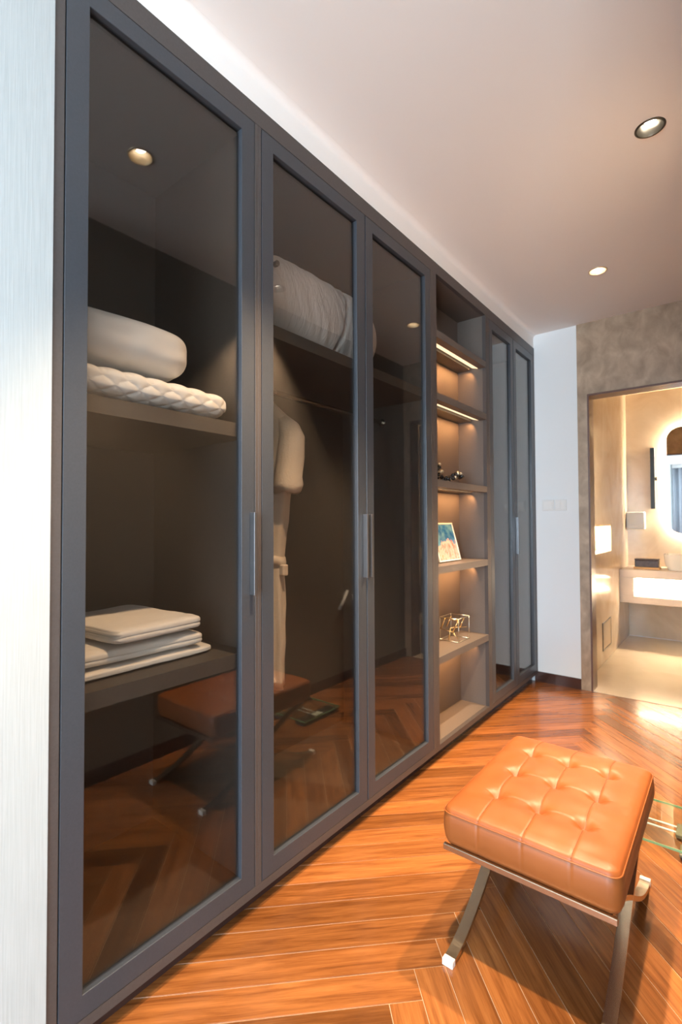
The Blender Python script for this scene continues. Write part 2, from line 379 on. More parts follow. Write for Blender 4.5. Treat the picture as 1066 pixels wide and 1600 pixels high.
curtain(2.64, 2.95, 'grey blue curtain by the bedroom side wall')

# ------------------------------------------------------------------ wardrobe units
ZT, ZBm, DT, DB, GT, GB = 2.5575, 0.060, 2.4945, 0.0880, 2.443, 0.141
XBK = -0.58
def door_of(parent, y0, y1, g0, g1, handle=None, label=None):
    bm = bmesh.new(); y0 += 0.001; y1 -= 0.001
    def ring(x, a0, a1, c0, c1): return [bm.verts.new((x, a, c)) for a, c in ((a0, c0), (a1, c0), (a1, c1), (a0, c1))]
    of, nf, ob, nb = ring(0, y0, y1, DB, DT), ring(0, g0, g1, GB, GT), ring(-0.022, y0, y1, DB, DT), ring(-0.022, g0, g1, GB, GT)
    for k in range(4):
        q = (k+1) % 4
        for f in ((of[k], of[q], nf[q], nf[k]), (ob[q], ob[k], nb[k], nb[q]), (of[q], of[k], ob[k], ob[q]), (nf[k], nf[q], nb[q], nb[k])): bm.faces.new(f)
    es = [e for e in bm.edges if all(v in of for v in e.verts) or all(v in nf for v in e.verts)]
    bmesh.ops.bevel(bm, geom=es, offset=0.0014, segments=2, affect='EDGES', profile=0.5)
    d = obj('door', bm, M['doorframe'], parent)
    obj('glass_pane', bx(-0.0186, -0.0136, g0-0.001, g1+0.001, GB-0.001, GT+0.001), M['tinted'], d)
    if handle is not None:
        h0, h1 = handle
        bh = bmesh.new(); box(bh, 0.0, 0.022, h0, h1, 0.990, 1.247, bev=0.0012)
        obj('handle', bh, M['handle'], d)
    return d
def unit(name, y0, y1, label, cat='wardrobe'):
    return thing(name, (0, (y0+y1)/2, 0), label, cat)
def carcass(t, y0, y1, depth=XBK, plinth=True, left=True, right=True, floor_z=DB, top_z=DT, wt=0.018):
    obj('top_rail', bx(-0.022, 0, y0, y1, DT+0.0015, ZT), M['carcass'], t)
    obj('bottom_rail', bx(-0.022, 0, y0, y1, ZBm, DB-0.0015), M['carcass'], t)
    obj('plinth', bx(-0.06, -0.045, y0, y1, 0.0, ZBm), M['base'], t)
    obj('bottom_panel', bx(depth, -0.0225, y0, y1, floor_z-0.028, floor_z), M['inside'], t)
    obj('top_panel', bx(depth, -0.0225, y0, y1, top_z, ZT), M['inside'], t)
    obj('back_panel', bx(depth-0.012, depth, y0, y1, ZBm, ZT), M['inside'], t)
    if left: obj('side_panel', bx(depth, -0.0225, y0, y0+wt, floor_z, top_z), M['inside'], t)
    if right: obj('side_panel', bx(depth, -0.0225, y1-wt, y1, floor_z, top_z), M['inside'], t)
def stile(t, y0, y1): obj('stile', bx(-0.022, 0, y0, y1, DB-0.0015, DT+0.0015, bev=0.0008), M['carcass'], t)

u1 = unit('wardrobe', 0.440, 1.046, 'single-door smoked glass wardrobe beside the ribbed white wall', 'wardrobe')
carcass(u1, 0.440, 1.046); stile(u1, 0.440, 0.4625); stile(u1, 1.0325, 1.046)
door_of(u1, 0.464, 1.031, 0.517, 0.978, (1.010, 1.022))
obj('shelf', bx(XBK, -0.03, 0.458, 1.028, 1.482, 1.525), M['inside'], u1)
obj('shelf', bx(XBK, -0.03, 0.458, 1.028, 0.766, 0.810), M['inside'], u1)

u2 = unit('wardrobe', 1.046, 2.230, 'double-door smoked glass wardrobe with hanging rail beside the lit open shelves')
carcass(u2, 1.046, 2.230); stile(u2, 1.046, 1.0585); stile(u2, 2.1995, 2.230)
door_of(u2, 1.060, 1.632, 1.112, 1.575, (1.608, 1.619)); door_of(u2, 1.636, 2.198, 1.688, 2.144, (1.640, 1.651))
obj('shelf', bx(XBK, -0.03, 1.064, 2.212, 1.842, 1.885), M['inside'], u2)
bm = bmesh.new(); cyl(bm, (-0.30, 1.064, 1.755), (-0.30, 2.212, 1.755), 0.0105)
rod = obj('clothes_rail', bm, M['chrome'], u2, smooth=True, angle=40)
for yy, d in ((1.0645, 1), (2.2115, -1)):
    bm = bmesh.new(); cyl(bm, (-0.30, yy, 1.755), (-0.30, yy+d*0.012, 1.755), 0.02); obj('rail_socket', bm, M['bright'], u2)

# open display niche with lit shelves
XN = -0.187
u3 = unit('display_shelf', 2.230, 2.938, 'open shelf unit with warm lit shelves between glass door wardrobes', 'shelf unit')
obj('top_rail', bx(-0.022, 0, 2.230, 2.938, 2.500, ZT), M['carcass'], u3)
obj('bottom_rail', bx(-0.022, 0, 2.230, 2.938, ZBm, DB), M['carcass'], u3)
obj('plinth', bx(-0.06, -0.045, 2.230, 2.938, 0, ZBm), M['base'], u3)
stile_l = obj('stile', bx(-0.022, 0, 2.230, 2.261, DB, 2.500), M['carcass'], u3)
stile_r = obj('stile', bx(-0.022, 0, 2.911, 2.938, DB, 2.500), M['carcass'], u3)
obj('side_panel', bx(XN-.01, -0.0225, 2.236, 2.260, DB, 2.500), M['shelf'], u3)
obj('side_panel', bx(XN-.01, -0.0225, 2.912, 2.932, DB, 2.500), M['shelf'], u3)
obj('back_panel', bx(XN-.012, XN, 2.260, 2.912, DB, 2.500), M['shelf'], u3)
obj('top_panel', bx(XN, -0.0225, 2.260, 2.912, 2.500, 2.540), M['shelf'], u3)
obj('bottom_panel', bx(XN, -0.0225, 2.260, 2.912, ZBm, 0.0888), M['shelf'], u3)
for zt in (2.209, 1.884, 1.433, 0.985, 0.526):
    tk = 0.037; zb = zt-tk
    # shelf with a groove on its underside that holds the light strip
    sh = obj('shelf', boxes((-0.046, -0.0005, 2.2605, 2.9115, zb, zt), (XN, -0.046, 2.2605, 2.9115, zb+0.016, zt), (XN, -0.098, 2.2605, 2.9115, zb, zb+0.016)), M['shelf'], u3)
    bm = bmesh.new()
    V = [bm.verts.new(p) for p in ((-0.052, 2.262, zb+0.002), (-0.052, 2.910, zb+0.002), (-0.090, 2.910, zb+0.013), (-0.090, 2.262, zb+0.013),
                                   (-0.052, 2.262, zb+0.0155), (-0.052, 2.910, zb+0.0155), (-0.090, 2.910, zb+0.0155), (-0.090, 2.262, zb+0.0155))]
    for f in ((0, 1, 2, 3), (4, 5, 6, 7), (0, 1, 5, 4), (1, 2, 6, 5), (2, 3, 7, 6), (3, 0, 4, 7)): bm.faces.new([V[i] for i in f])
    strip = tag(obj('light_strip', bm, M['led'], sh), 'warm glowing light strip')
    for k in range(10):                       # the diodes behind the diffuser
        l = bpy.data.lights.new('diode', 'SPOT'); l.energy = 1.5; l.color = (1.0, 0.50, 0.19); l.shadow_soft_size = 0.0
        l.spot_size = math.radians(118); l.spot_blend = 0.7
        d = bpy.data.objects.new('diode', l); COL.objects.link(d); d.parent = strip
        d.location = Vector((-0.078, 2.262+0.648*(k+0.5)/10, zb+0.0015))-WORLD[strip]; d.rotation_euler = (0, math.radians(36), 0)

u4 = unit('wardrobe', 2.938, YB, 'double-door smoked glass wardrobe against the white end wall')
carcass(u4, 2.938, YB-0.001); stile(u4, 2.938, 2.966); stile(u4, 3.843, YB-0.001)
door_of(u4, 2.9675, 3.401, 3.021, 3.348, None); door_of(u4, 3.405, 3.8415, 3.458, 3.788, (3.409, 3.420))

# ------------------------------------------------------------------ recessed ceiling lamps
WARM = (1.0, 0.72, 0.45)
def downlight(i, x, y, cup, label, power, tilt=(0, 0), cone=82, blend=0.55, aim=0):
    t = thing('recessed_downlight', (x, y, CEIL), label, 'ceiling lamp', 'recessed ceiling lamps')
    bm = bmesh.new(); lathe(bm, (x, y, CEIL), [(HR-0.001, 0.0), (HR-0.001, -0.003), (HR+0.004, -0.0035), (HR+0.007, -0.001), (HR+0.007, 0.0)], 40)
    obj('trim_ring', bm, M['bronze'] if cup == 'bronze' else M['gold_cup'], t, smooth=True)
    bm = bmesh.new(); lathe(bm, (x, y, CEIL), [(HR-0.001, 0.0), (HR-0.004, 0.012), (0.028, 0.05), (0.026, 0.06)], 40, cap1=True)
    obj('reflector_cup', bm, M[cup], t, smooth=True, angle=50)
    ax = Vector((math.sin(tilt[0]), math.sin(tilt[1]), -1)).normalized(); xa = ax.orthogonal().normalized()
    bm = bmesh.new(); lathe(bm, (x, y, CEIL+0.040), [(0.0235, 0), (0.0235, 0.008), (0.02, 0.011), (0.001, 0.012)], 28, cap0=True, cap1=True, axis=ax, xa=xa)
    obj('bulb', bm, M['bulb'], t)
    l = bpy.data.lights.new('lamp_beam', 'SPOT'); l.energy = power; l.color = WARM
    l.spot_size = math.radians(cone); l.spot_blend = blend; l.shadow_soft_size = 0.03
    o = bpy.data.objects.new('lamp_beam_offscreen' if i == 0 else 'lamp_beam', l); COL.objects.link(o); o.parent = t; o.location = (0, 0, -0.006); o.rotation_euler = (-math.radians(aim), 0, 0)
downlight(0, *LAMPS[0], 'gold_cup', 'recessed lamp with satin gold cup above the near end of the stool', 345)
downlight(1, *LAMPS[1], 'bronze', 'recessed lamp with dark bronze cup and bright tilted bulb', 345, (-0.25, -0.25))
downlight(2, *LAMPS[2], 'gold_cup', 'recessed lamp with satin gold cup nearest the bathroom doorway', 320, cone=62, blend=0.7, aim=11)

# ------------------------------------------------------------------ tufted stool
st = thing('tufted_stool', (0.735, 1.59, 0), 'tan leather tufted stool with crossed curved steel legs on the parquet', 'stool')
SX0, SX1, SY0, SY1, SZ0, SZ1 = 0.512, 0.957, 1.285, 1.895, 0.303, 0.405
def scurve(t): return t*t*(3-2*t)
LEGX = (0.545, 0.925)
for x in LEGX:
    for d in (1, -1):
        pts = []
        for k in range(33):
            t = k/32; y = 1.59+d*(-0.335+0.630*t)
            z = 0.0085+(SZ0-0.012-0.0085)*(0.80*scurve(t)+0.20*t) if 0 < t < 1 else (0.0085 if t == 0 else SZ0-0.012)
            pts.append((x+(0.0 if d == 1 else 0.0), y, z))
        bm = bmesh.new(); ribbon(bm, pts, (1, 0, 0), 0.030 if d == 1 else 0.0296, 0.013)
        lg = obj('leg', bm, M['chrome'], st)
        yf = 1.59-d*0.333
        obj('glide', bx(x-0.0155, x+0.0155, min(yf, yf-d*0.018), max(yf, yf-d*0.018), 0.0, 0.018, bev=0.001), M['glide'], lg)
for y in (1.283, 1.897):
    obj('rail', bx(SX0+0.004, SX1-0.004, y-0.006, y+0.006, SZ0-0.016, SZ0, bev=0.0015), M['chrome'], st)
bm = boxes((LEGX[0], LEGX[1], 1.578, 1.602, 0.140, 0.152)); obj('cross_bar', bm, M['chrome'], st)
obj('seat_strap_base', bx(SX0+0.02, SX1-0.02, SY0+0.012, SY1-0.012, SZ0-0.008, SZ0+0.002), M['leatherdark'], st)
BXS = [SX0+(SX1-SX0)*f for f in (0.235, 0.5, 0.765)]; BYS = [SY0+(SY1-SY0)*f for f in (0.235, 0.5, 0.765)]
def cushion():
    bm = bmesh.new(); nx, ny = 190, 250; W, D = SX1-SX0, SY1-SY0; r = 0.03
    def top(x, y):
        d = min(x-SX0, SX1-x, y-SY0, SY1-y); z = SZ1
        if d < r: z -= 0.012*(1-math.sqrt(max(0, 1-(1-d/r)**2)))
        ex = min(1, (min(x-SX0, SX1-x))/0.10); ey = min(1, (min(y-SY0, SY1-y))/0.10)
        z += 0.010*scurve(ex)*scurve(ey)
        for bxx in BXS:
            for byy in BYS:
                q = ((x-bxx)**2+(y-byy)**2); z -= 0.016*math.exp(-q/0.00042)+0.006*math.exp(-q/0.0028)
        for bxx in BXS:                       # seams running away from the near edge
            dx = abs(x-bxx-0.003*math.sin((y-SY0)*21)); z -= 0.0012*math.exp(-(dx/0.0030)**2)
        for byy in BYS:                       # gathered creases between buttons
            inside = scurve(min(1, max(0, (x-BXS[0]+0.05)/0.05)))*scurve(min(1, max(0, (BXS[-1]+0.05-x)/0.05)))
            wv = 0.010*abs(math.sin((x-BXS[0])/(BXS[1]-BXS[0])*math.pi))
            dy = abs(y-byy-wv); z -= 0.0036*math.exp(-(dy/0.0030)**2)*inside
        z += 0.0012*noise.noise(Vector((x*22, y*22, 1)))
        return z
    G = [[bm.verts.new((SX0+W*i/nx, SY0+D*j/ny, 0)) for j in range(ny+1)] for i in range(nx+1)]
    def rc(x, y):                             # round the corners in plan
        R = 0.028; cx = min(max(x, SX0+R), SX1-R); cy = min(max(y, SY0+R), SY1-R)
        dx, dy = x-cx, y-cy
        if dx and dy:
            m_ = max(abs(dx), abs(dy)); L = math.hypot(dx, dy); return cx+dx*m_/L, cy+dy*m_/L
        return x, y
    for i in range(nx+1):
        for j in range(ny+1):
            v = G[i][j]; z = top(v.co.x, v.co.y); x, y = rc(v.co.x, v.co.y); v.co = Vector((x, y, z))
    for i in range(nx):
        for j in range(ny): bm.faces.new((G[i][j], G[i+1][j], G[i+1][j+1], G[i][j+1]))
    ring = [G[i][0] for i in range(nx+1)]+[G[nx][j] for j in range(1, ny+1)]+[G[i][ny] for i in range(nx-1, -1, -1)]+[G[0][j] for j in range(ny-1, 0, -1)]
    cx, cy = (SX0+SX1)/2, (SY0+SY1)/2; prev = ring; n = len(ring)
    for k, (f, off) in enumerate(((0.08, 0.004), (0.3, 0.007), (0.6, 0.007), (0.85, 0.003), (1.0, -0.004))):
        cur = []
        for v in ring:
            d = Vector((v.co.x-cx, v.co.y-cy)); u = Vector((d.x/(W/2), d.y/(D/2)))
            nrm = Vector((u.x if abs(u.x) > .9 else 0, u.y if abs(u.y) > .9 else 0)); nrm = nrm.normalized() if nrm.length else Vector((0, 0))
            g = 0.0
            for bxx in BXS: g += 0.0015*math.exp(-((v.co.x-bxx)/0.004)**2)*(abs(u.y) > .95)
            cur.append(bm.verts.new((v.co.x+nrm.x*(off-g), v.co.y+nrm.y*(off-g), v.co.z+(SZ0-v.co.z)*f)))
        for a in range(n): bm.faces.new((prev[a], cur[a], cur[(a+1) % n], prev[(a+1) % n]))
        prev = cur
    bm.faces.new(prev)
    ringpts = [v.co.copy() for v in ring]
    return bm, ringpts, top
bm, ringpts, seat_top = cushion()
cu = obj('cushion', bm, M['leather'], st, smooth=True)
bm = bmesh.new(); cxm, cym = (SX0+SX1)/2, (SY0+SY1)/2
tube(bm, [p+Vector(((p.x-cxm)*0.012, (p.y-cym)*0.012, -0.003)) for p in ringpts[::4]], 0.0019, 6, closed=True); obj('piping', bm, M['leather'], cu, smooth=True)
for bxx in BXS:
    pts = []
    for k in range(151):
        yy = SY0+0.001+(SY1-SY0-0.002)*k/150; xx = bxx+0.003*math.sin((yy-SY0)*21); pts.append((xx, yy, seat_top(xx, yy)+0.0001))
    bm = bmesh.new(); tube(bm, pts, 0.0008, 5); obj('seam', bm, M['leatherdark'], cu, smooth=True)
for bxx in BXS:
    for byy in BYS:
        bm = bmesh.new(); lathe(bm, (bxx, byy, SZ1-0.0165), [(0.0075, 0), (0.007, 0.003), (0.004, 0.0045), (0.0005, 0.005)], 14, cap0=True, cap1=True)
        obj('button', bm, M['leather'], cu, smooth=True)

# ------------------------------------------------------------------ glass bathroom scale on the floor behind the stool
sc = thing('bathroom_scale', (0.95, 2.30, 0), 'glass bathroom scale with dark housing lying on the floor behind the stool', 'scale')
gp = obj('glass_plate', bx(0.792, 1.098, 2.144, 2.470, 0.026, 0.034), M['clear'], sc)
for a in ((0.79, 1.10, 2.142, 2.144), (0.79, 1.10, 2.470, 2.472), (0.79, 0.792, 2.144, 2.470), (1.098, 1.10, 2.144, 2.470)):
    obj('polished_edge', bx(*a, 0.026, 0.034), M['glassedge'], gp)
obj('housing', bx(0.80, 0.88, 2.15, 2.465, 0.004, 0.0255, bev=0.004), M['black'], sc)
obj('display', bx(0.82, 0.86, 2.27, 2.34, 0.0256, 0.0259), M['plate'], sc)
for yy in (2.17, 2.44):
    if yy > 2.3:
        obj('rubber_foot', bx(0.81, 0.85, yy-0.018, yy+0.018, 0.0, 0.005), M['blue'], sc); continue
    f = obj('sensor_block', bx(1.005, 1.055, yy-0.035, yy+0.035, 0.012, 0.0255, bev=0.003), M['dullmetal'], sc)
    bm = bmesh.new(); lathe(bm, (1.03, yy-0.012 if yy < 2.3 else yy+.012, 0), [(0.02, 0), (0.022, 0.006), (0.022, 0.012)], 20, cap0=True, cap1=True); obj('rubber_foot', bm, M['blue'], f)
    obj('rubber_foot', bx(0.81, 0.85, yy-0.018, yy+0.018, 0.0, 0.005), M['blue'], sc)
for yy in (2.285, 2.325):
    bm = bmesh.new(); cyl(bm, (0.88, yy, 0.020), (1.03, yy, 0.020), 0.004, n=10); obj('rod', bm, M['plate'], sc, smooth=True)
obj('connector', bx(0.985, 1.06, 2.262, 2.348, 0.010, 0.0255, bev=0.003), M['dullmetal'], sc)

# ------------------------------------------------------------------ things inside the wardrobe
def pil_disp(q):
    return 0.006*noise.noise(Vector((q.x*9, q.y*9, q.z*9)))+0.004*noise.noise(Vector((q.x*30, q.y*14, q.z*30)))
tag(obj('pillow', puff(-0.27, 0.668, 1.706, 0.215, 0.19, 0.078, 6, 50, 3.3, pil_disp), M['cotton'], smooth=True), 'plump white pillow lying on the quilted mattress pad', 'pillow')
def quilt_disp(q):
    a = abs(math.sin((q.y+q.x*0.9+q.z*1.1)*48)); b = abs(math.sin((q.y-q.x*0.9-q.z*1.1)*48))
    return 0.006*min(a, b)**0.5+0.003*noise.noise(Vector((q.x*12, q.y*12, q.z*12)))-0.006
tag(obj('quilted_pad', puff(-0.28, 0.735, 1.577, 0.242, 0.245, 0.047, 9, 90, 3.6, quilt_disp), M['cotton'], smooth=True), 'diamond-quilted white pad folded on the upper shelf under the pillow', 'quilt')
def duv_disp(q):
    u = q.y*1.0+0.35*q.z
    w = 0.0045*noise.noise(Vector((q.x*8+3, u*55, q.z*7)))+0.003*noise.noise(Vector((q.x*16, u*110, q.z*10)))
    w -= 0.016*math.exp(-((q.y-0.10-0.25*q.z)/0.008)**2)
    w += 0.012*noise.noise(Vector((q.x*5, q.y*5, q.z*5)))
    return w
dv = thing('rolled_duvet', (-0.28, 1.50, 1.885), 'puffy white rolled duvet on the shelf above the hanging rail', 'duvet')
obj('roll', puff(-0.285, 1.51, 2.074, 0.215, 0.435, 0.182, 3.6, 84, 2.5, duv_disp), M['cotton_wr'], dv, smooth=True)
bm = bmesh.new(); cyl(bm, (-0.080, 1.195, 2.13), (-0.064, 1.193, 2.13), 0.010, n=12); obj('snap_button', bm, M['black'], dv)

def linen(name, x0, x1, y0, y1, z0, z1, lines, label, skew=0.0, ends=0.006, seed=0):
    h = (z1-z0)/2; cx, cy = (x0+x1)/2, (y0+y1)/2; a, b = (x1-x0)/2, (y1-y0)/2
    def d(q):
        g = 0.0
        f = (q.z+h)/(2*h)
        edge_y = max(0.0, min(1.0, (-q.y/b-0.9)/0.08)); edge_x = max(0.0, min(1.0, (q.x/a-0.9)/0.08))
        w = 0.12*noise.noise(Vector((q.y*7, q.x*7, seed)))
        for k in range(1, lines):
            g -= ends*math.exp(-((f+w-k/lines)/(0.16/lines))**2)*edge_y
        if lines > 2: g -= 0.0035*math.exp(-((f+w*0.6-0.45)/0.06)**2)*edge_x
        top = max(0.0, q.z/h)
        return g+0.005*noise.noise(Vector((q.x*9+seed, q.y*9, q.z*16)))*(0.4+0.6*top)+0.0012*noise.noise(Vector((q.x*40, q.y*24, seed+q.z*30)))
    bm = puff(cx, cy, (z0+z1)/2, a, b, h, 16, 46, 5.0, d, rotz=skew)
    zmin = min(v.co.z for v in bm.verts)
    bmesh.ops.translate(bm, verts=bm.verts[:], vec=(0, 0, z0-zmin))
    k = (z1-z0)/(max(v.co.z for v in bm.verts)-z0)
    for v in bm.verts: v.co.z = z0+(v.co.z-z0)*k
    return tag(obj(name, bm, M['sheet'], smooth=True), label, 'linen', 'folded linens on the lower shelf')
linen('folded_sheet', -0.47, -0.100, 0.49, 0.955, 0.8105, 0.838, 2, 'wide thin folded white sheet at the bottom of the linen stack', 0.02, 0.004, 1)
linen('folded_sheet', -0.46, -0.105, 0.50, 0.925, 0.8385, 0.888, 3, 'thick bundled white sheet in the middle of the linen stack', -0.02, 0.010, 2)
linen('folded_sheet', -0.47, -0.085, 0.610, 0.895, 0.8885, 0.940, 5, 'neatly folded white sheet on top of the linen stack', 0.09, 0.010, 3)

# bathrobe on a hanger
hg = thing('clothes_hanger', (-0.36, 1.40, 1.70), 'wooden hanger hooked on the wardrobe rail inside the robe', 'hanger')
bm = bmesh.new(); pts = [(-0.36+0.0, 1.40, 1.675)]+[(-0.36+0.0, 1.40, 1.70)]
pts = [(-0.335, 1.40, 1.665), (-0.335, 1.40, 1.715)]+[(-0.30+0.0145*math.cos(a), 1.40, 1.755+0.0145*math.sin(a)) for a in [math.radians(d) for d in range(250, -40, -20)]]
tube(bm, pts, 0.002, 8); obj('hook', bm, M['bright'], hg, smooth=True)
bm = bmesh.new(); ribbon(bm, [(-0.50, 1.40, 1.60), (-0.42, 1.40, 1.645), (-0.335, 1.40, 1.668), (-0.25, 1.40, 1.645), (-0.19, 1.40, 1.60)], (0, 1, 0), 0.02, 0.014); obj('bar', bm, M['trimwood'], hg)
rb = thing('bathrobe', (-0.34, 1.40, 0.54), 'white bathrobe hanging from the rail behind the smoked glass', 'bathrobe')
def loft(sections, n=40, fold=0.0):
    """sections: (z, xc, yc, half width x, half depth y)"""
    bm = bmesh.new(); rings = []
    for (z, xc, yc, a, b) in sections:
        rg = []
        for k in range(n):
            t = 2*math.pi*k/n; c, s = math.cos(t), math.sin(t)
            w = 1+fold*math.sin(t*7+z*3)*min(1, (1.7-z)*1.2)+0.05*noise.noise(Vector((c*3, s*3, z*11)))+0.03*noise.noise(Vector((c*6, s*6, z*30)))
            rg.append(bm.verts.new((xc+a*abs(c)**0.8*(1 if c > 0 else -1)*w, yc+b*s*w, z+0.006*math.sin(t*3+z*9))))
        rings.append(rg)
    for A, B in zip(rings, rings[1:]):
        for k in range(n): bm.faces.new((A[k], A[(k+1) % n], B[(k+1) % n], B[k]))
    bm.faces.new(rings[0][::-1]); bm.faces.new(rings[-1]); return bm
obj('body', loft([(0.545, -0.352, 1.40, 0.092, 0.055), (0.58, -0.352, 1.40, 0.090, 0.055), (0.64, -0.352, 1.40, 0.086, 0.055), (0.72, -0.352, 1.40, 0.096, 0.055), (0.80, -0.352, 1.40, 0.093, 0.055), (0.88, -0.352, 1.40, 0.096, 0.055), (0.96, -0.35, 1.40, 0.091, 0.055), (1.05, -0.35, 1.40, 0.087, 0.05),
                  (1.15, -0.345, 1.40, 0.096, 0.05), (1.22, -0.342, 1.40, 0.106, 0.052), (1.30, -0.342, 1.40, 0.118, 0.055), (1.38, -0.342, 1.40, 0.135, 0.056), (1.45, -0.342, 1.40, 0.15, 0.06), (1.57, -0.342, 1.40, 0.165, 0.06), (1.625, -0.34, 1.40, 0.135, 0.05), (1.675, -0.338, 1.40, 0.075, 0.04), (1.70, -0.338, 1.40, 0.05, 0.03)], 56, 0.07), M['terry'], rb, smooth=True)
for s in (1, -1):
    xs = -0.342+s*0.122
    sl = obj('sleeve', loft([(1.335, xs+s*0.012, 1.385, 0.052, 0.055), (1.36, xs+s*0.016, 1.385, 0.058, 0.06), (1.39, xs+s*0.014, 1.388, 0.052, 0.056), (1.48, xs+s*0.022, 1.395, 0.050, 0.056), (1.56, xs+s*0.024, 1.40, 0.047, 0.052), (1.61, xs+s*0.008, 1.40, 0.036, 0.045), (1.64, xs-s*0.02, 1.40, 0.02, 0.03)], 28, 0.05), M['terry'], rb, smooth=True)
    bm = bmesh.new(); ribbon(bm, [(-0.338+s*0.055, 1.355, 1.70), (-0.338+s*0.052, 1.335, 1.60), (-0.338+s*0.035, 1.338, 1.45), (-0.342+s*0.012, 1.345, 1.25)], (1, 0, 0.1*s), 0.045, 0.012)
    obj('collar', bm, M['terry'], rb, smooth=False)
obj('belt', loft([(1.035, -0.35, 1.40, 0.095, 0.058), (1.055, -0.35, 1.40, 0.099, 0.062), (1.075, -0.35, 1.40, 0.095, 0.058)], 40, 0.03), M['terry'], rb, smooth=True)
obj('belt_loop', bx(-0.257, -0.232, 1.385, 1.415, 1.0, 1.045, bev=0.004), M['terry'], rb)
bm = bmesh.new(); tube(bm, [(-0.33, 1.36, 0.66), (-0.31, 1.365, 0.60), (-0.285, 1.375, 0.575), (-0.272, 1.38, 0.570)], [0.012, 0.014, 0.017, 0.008], 12); obj('belt_end', bm, M['terry'], rb, smooth=True)

# ------------------------------------------------------------------ things on the lit shelves
pf = thing('picture_frame', (-0.13, 2.60, 0.985), 'white framed colourful print leaning at the back of the lit shelf', 'picture')
lean0, lean1, Z0, Z1 = -0.104, -0.163, 0.985, 1.205
def leaned(y0, y1, f0, f1, d0, d1):
    bm = bmesh.new(); nrm = Vector((Z1-Z0, 0, lean0-lean1)).normalized()
    P = lambda y, f, d: Vector((lean0+(lean1-lean0)*f, y, Z0+0.0035+(Z1-Z0)*f))+nrm*d
    V = [bm.verts.new(P(y, f, d)) for d in (d0, d1) for y, f in ((y0, f0), (y1, f0), (y1, f1), (y0, f1))]
    for f in ((0, 1, 2, 3), (4, 5, 6, 7), (0, 1, 5, 4), (1, 2, 6, 5), (2, 3, 7, 6), (3, 0, 4, 7)): bm.faces.new([V[i] for i in f])
    return bm
def print_mat():
    mt, nt, b = nmat('colour_print'); setp(b, (1, 1, 1), 0.25)
    tc = nt.nodes.new('ShaderNodeTexCoord'); sx = nt.nodes.new('ShaderNodeSeparateXYZ'); nt.links.new(tc.outputs['Generated'], sx.inputs[0])
    n1 = noise_tex(nt, coords(nt, (1, 1, 1)), 16, 3); n2 = noise_tex(nt, coords(nt, (1, 1, 1)), 34, 4)
    sky = ramp(nt, n1, [(0.40, (0.015, 0.13, 0.38)), (0.62, (0.12, 0.34, 0.52))])
    fl_ = ramp(nt, n2, [(0.30, (0.50, 0.16, 0.10)), (0.45, (0.60, 0.34, 0.30)), (0.58, (0.62, 0.52, 0.48)), (0.72, (0.45, 0.27, 0.10))])
    ad = nt.nodes.new('ShaderNodeMath'); ad.operation = 'MULTIPLY_ADD'; ad.inputs[1].default_value = 0.9; nt.links.new(n1, ad.inputs[0]); nt.links.new(sx.outputs['Z'], ad.inputs[2])
    mp_ = ramp(nt, ad.outputs[0], [(0.90, (0, 0, 0)), (0.97, (1, 1, 1))])
    mx = nt.nodes.new('ShaderNodeMixRGB'); nt.links.new(mp_, mx.inputs[0]); nt.links.new(fl_, mx.inputs[1]); nt.links.new(sky, mx.inputs[2])
    nt.links.new(mx.outputs[0], b.inputs['Base Color']); return mt
M['print'] = print_mat()
PY0, PY1 = 2.47, 2.742
obj('print', leaned(PY0+0.008, PY1-0.008, 0.035, 0.965, 0.003, 0.0045), M['print'], pf)
obj('backing', leaned(PY0, PY1, 0, 1, 0.0, 0.003), M['plate'], pf)
for a in ((PY0, PY1, 0, 0.036), (PY0, PY1, 0.964, 1), (PY0, PY0+0.009, 0.036, 0.964), (PY1-0.009, PY1, 0.036, 0.964)):
    obj('frame_bar', leaned(*a, 0.003, 0.008), M['plate'], pf)

gc = thing('wire_ornament', (-0.118, 2.67, 0.526), 'geometric gold wire cube ornament standing on the lit shelf', 'ornament')
cx0, cx1, cy0, cy1, cz0, cz1 = -0.168, -0.052, 2.600, 2.742, 0.529, 0.660
def rods(L, r): 
    bm = bmesh.new()
    for p, q in L: cyl(bm, p, q, r, n=8)
    return bm
cr = [(x, y, z) for x in (cx0, cx1) for y in (cy0, cy1) for z in (cz0, cz1)]
for p in cr:
    for q in cr:
        if p < q and sum(abs(a-b) > 1e-6 for a, b in zip(p, q)) == 1: obj('edge_wire', rods([(p, q)], 0.0021), M['silver'], gc, smooth=True)
zm = cz0+0.058
for yy, r_ in ((cy0, 0.0042), (cy0+0.075, 0.0040)):
    xa = cx0+0.034 if yy < cy1 else cx1-0.01
    obj('gold_bar', rods([((xa, yy, cz1-0.002), (cx0+0.004, yy-0.002, zm+0.006))], r_), M['gold'], gc, smooth=True)
    obj('gold_bar', rods([((cx1-0.002, yy, cz1-0.006), (cx1-0.036, yy, zm-0.004))], r_), M['gold'], gc, smooth=True)
obj('gold_bar', rods([((cx0+0.034, cy0, cz1-0.002), (cx1-0.002, cy0, cz1-0.006))], 0.003), M['gold'], gc, smooth=True)
obj('gold_bar', rods([((cx0+0.004, cy0, zm+0.006), (cx1-0.036, cy0, zm-0.004))], 0.002), M['gold'], gc, smooth=True)
obj('gold_bar', rods([((cx1-0.036, cy0, zm-0.004), (cx1-0.002, cy0+0.02, cz0))], 0.002), M['gold'], gc, smooth=True)
obj('gold_bar', rods([((cx1-0.06, cy0+0.02, zm+0.014), (cx0+0.05, cy0+0.01, cz0+0.004))], 0.0042), M['gold'], gc, smooth=True)
obj('gold_bar', rods([((cx1-0.06, cy0+0.02, zm+0.014), (cx1-0.012, cy1-0.01, zm+0.008))], 0.0026), M['gold'], gc, smooth=True)

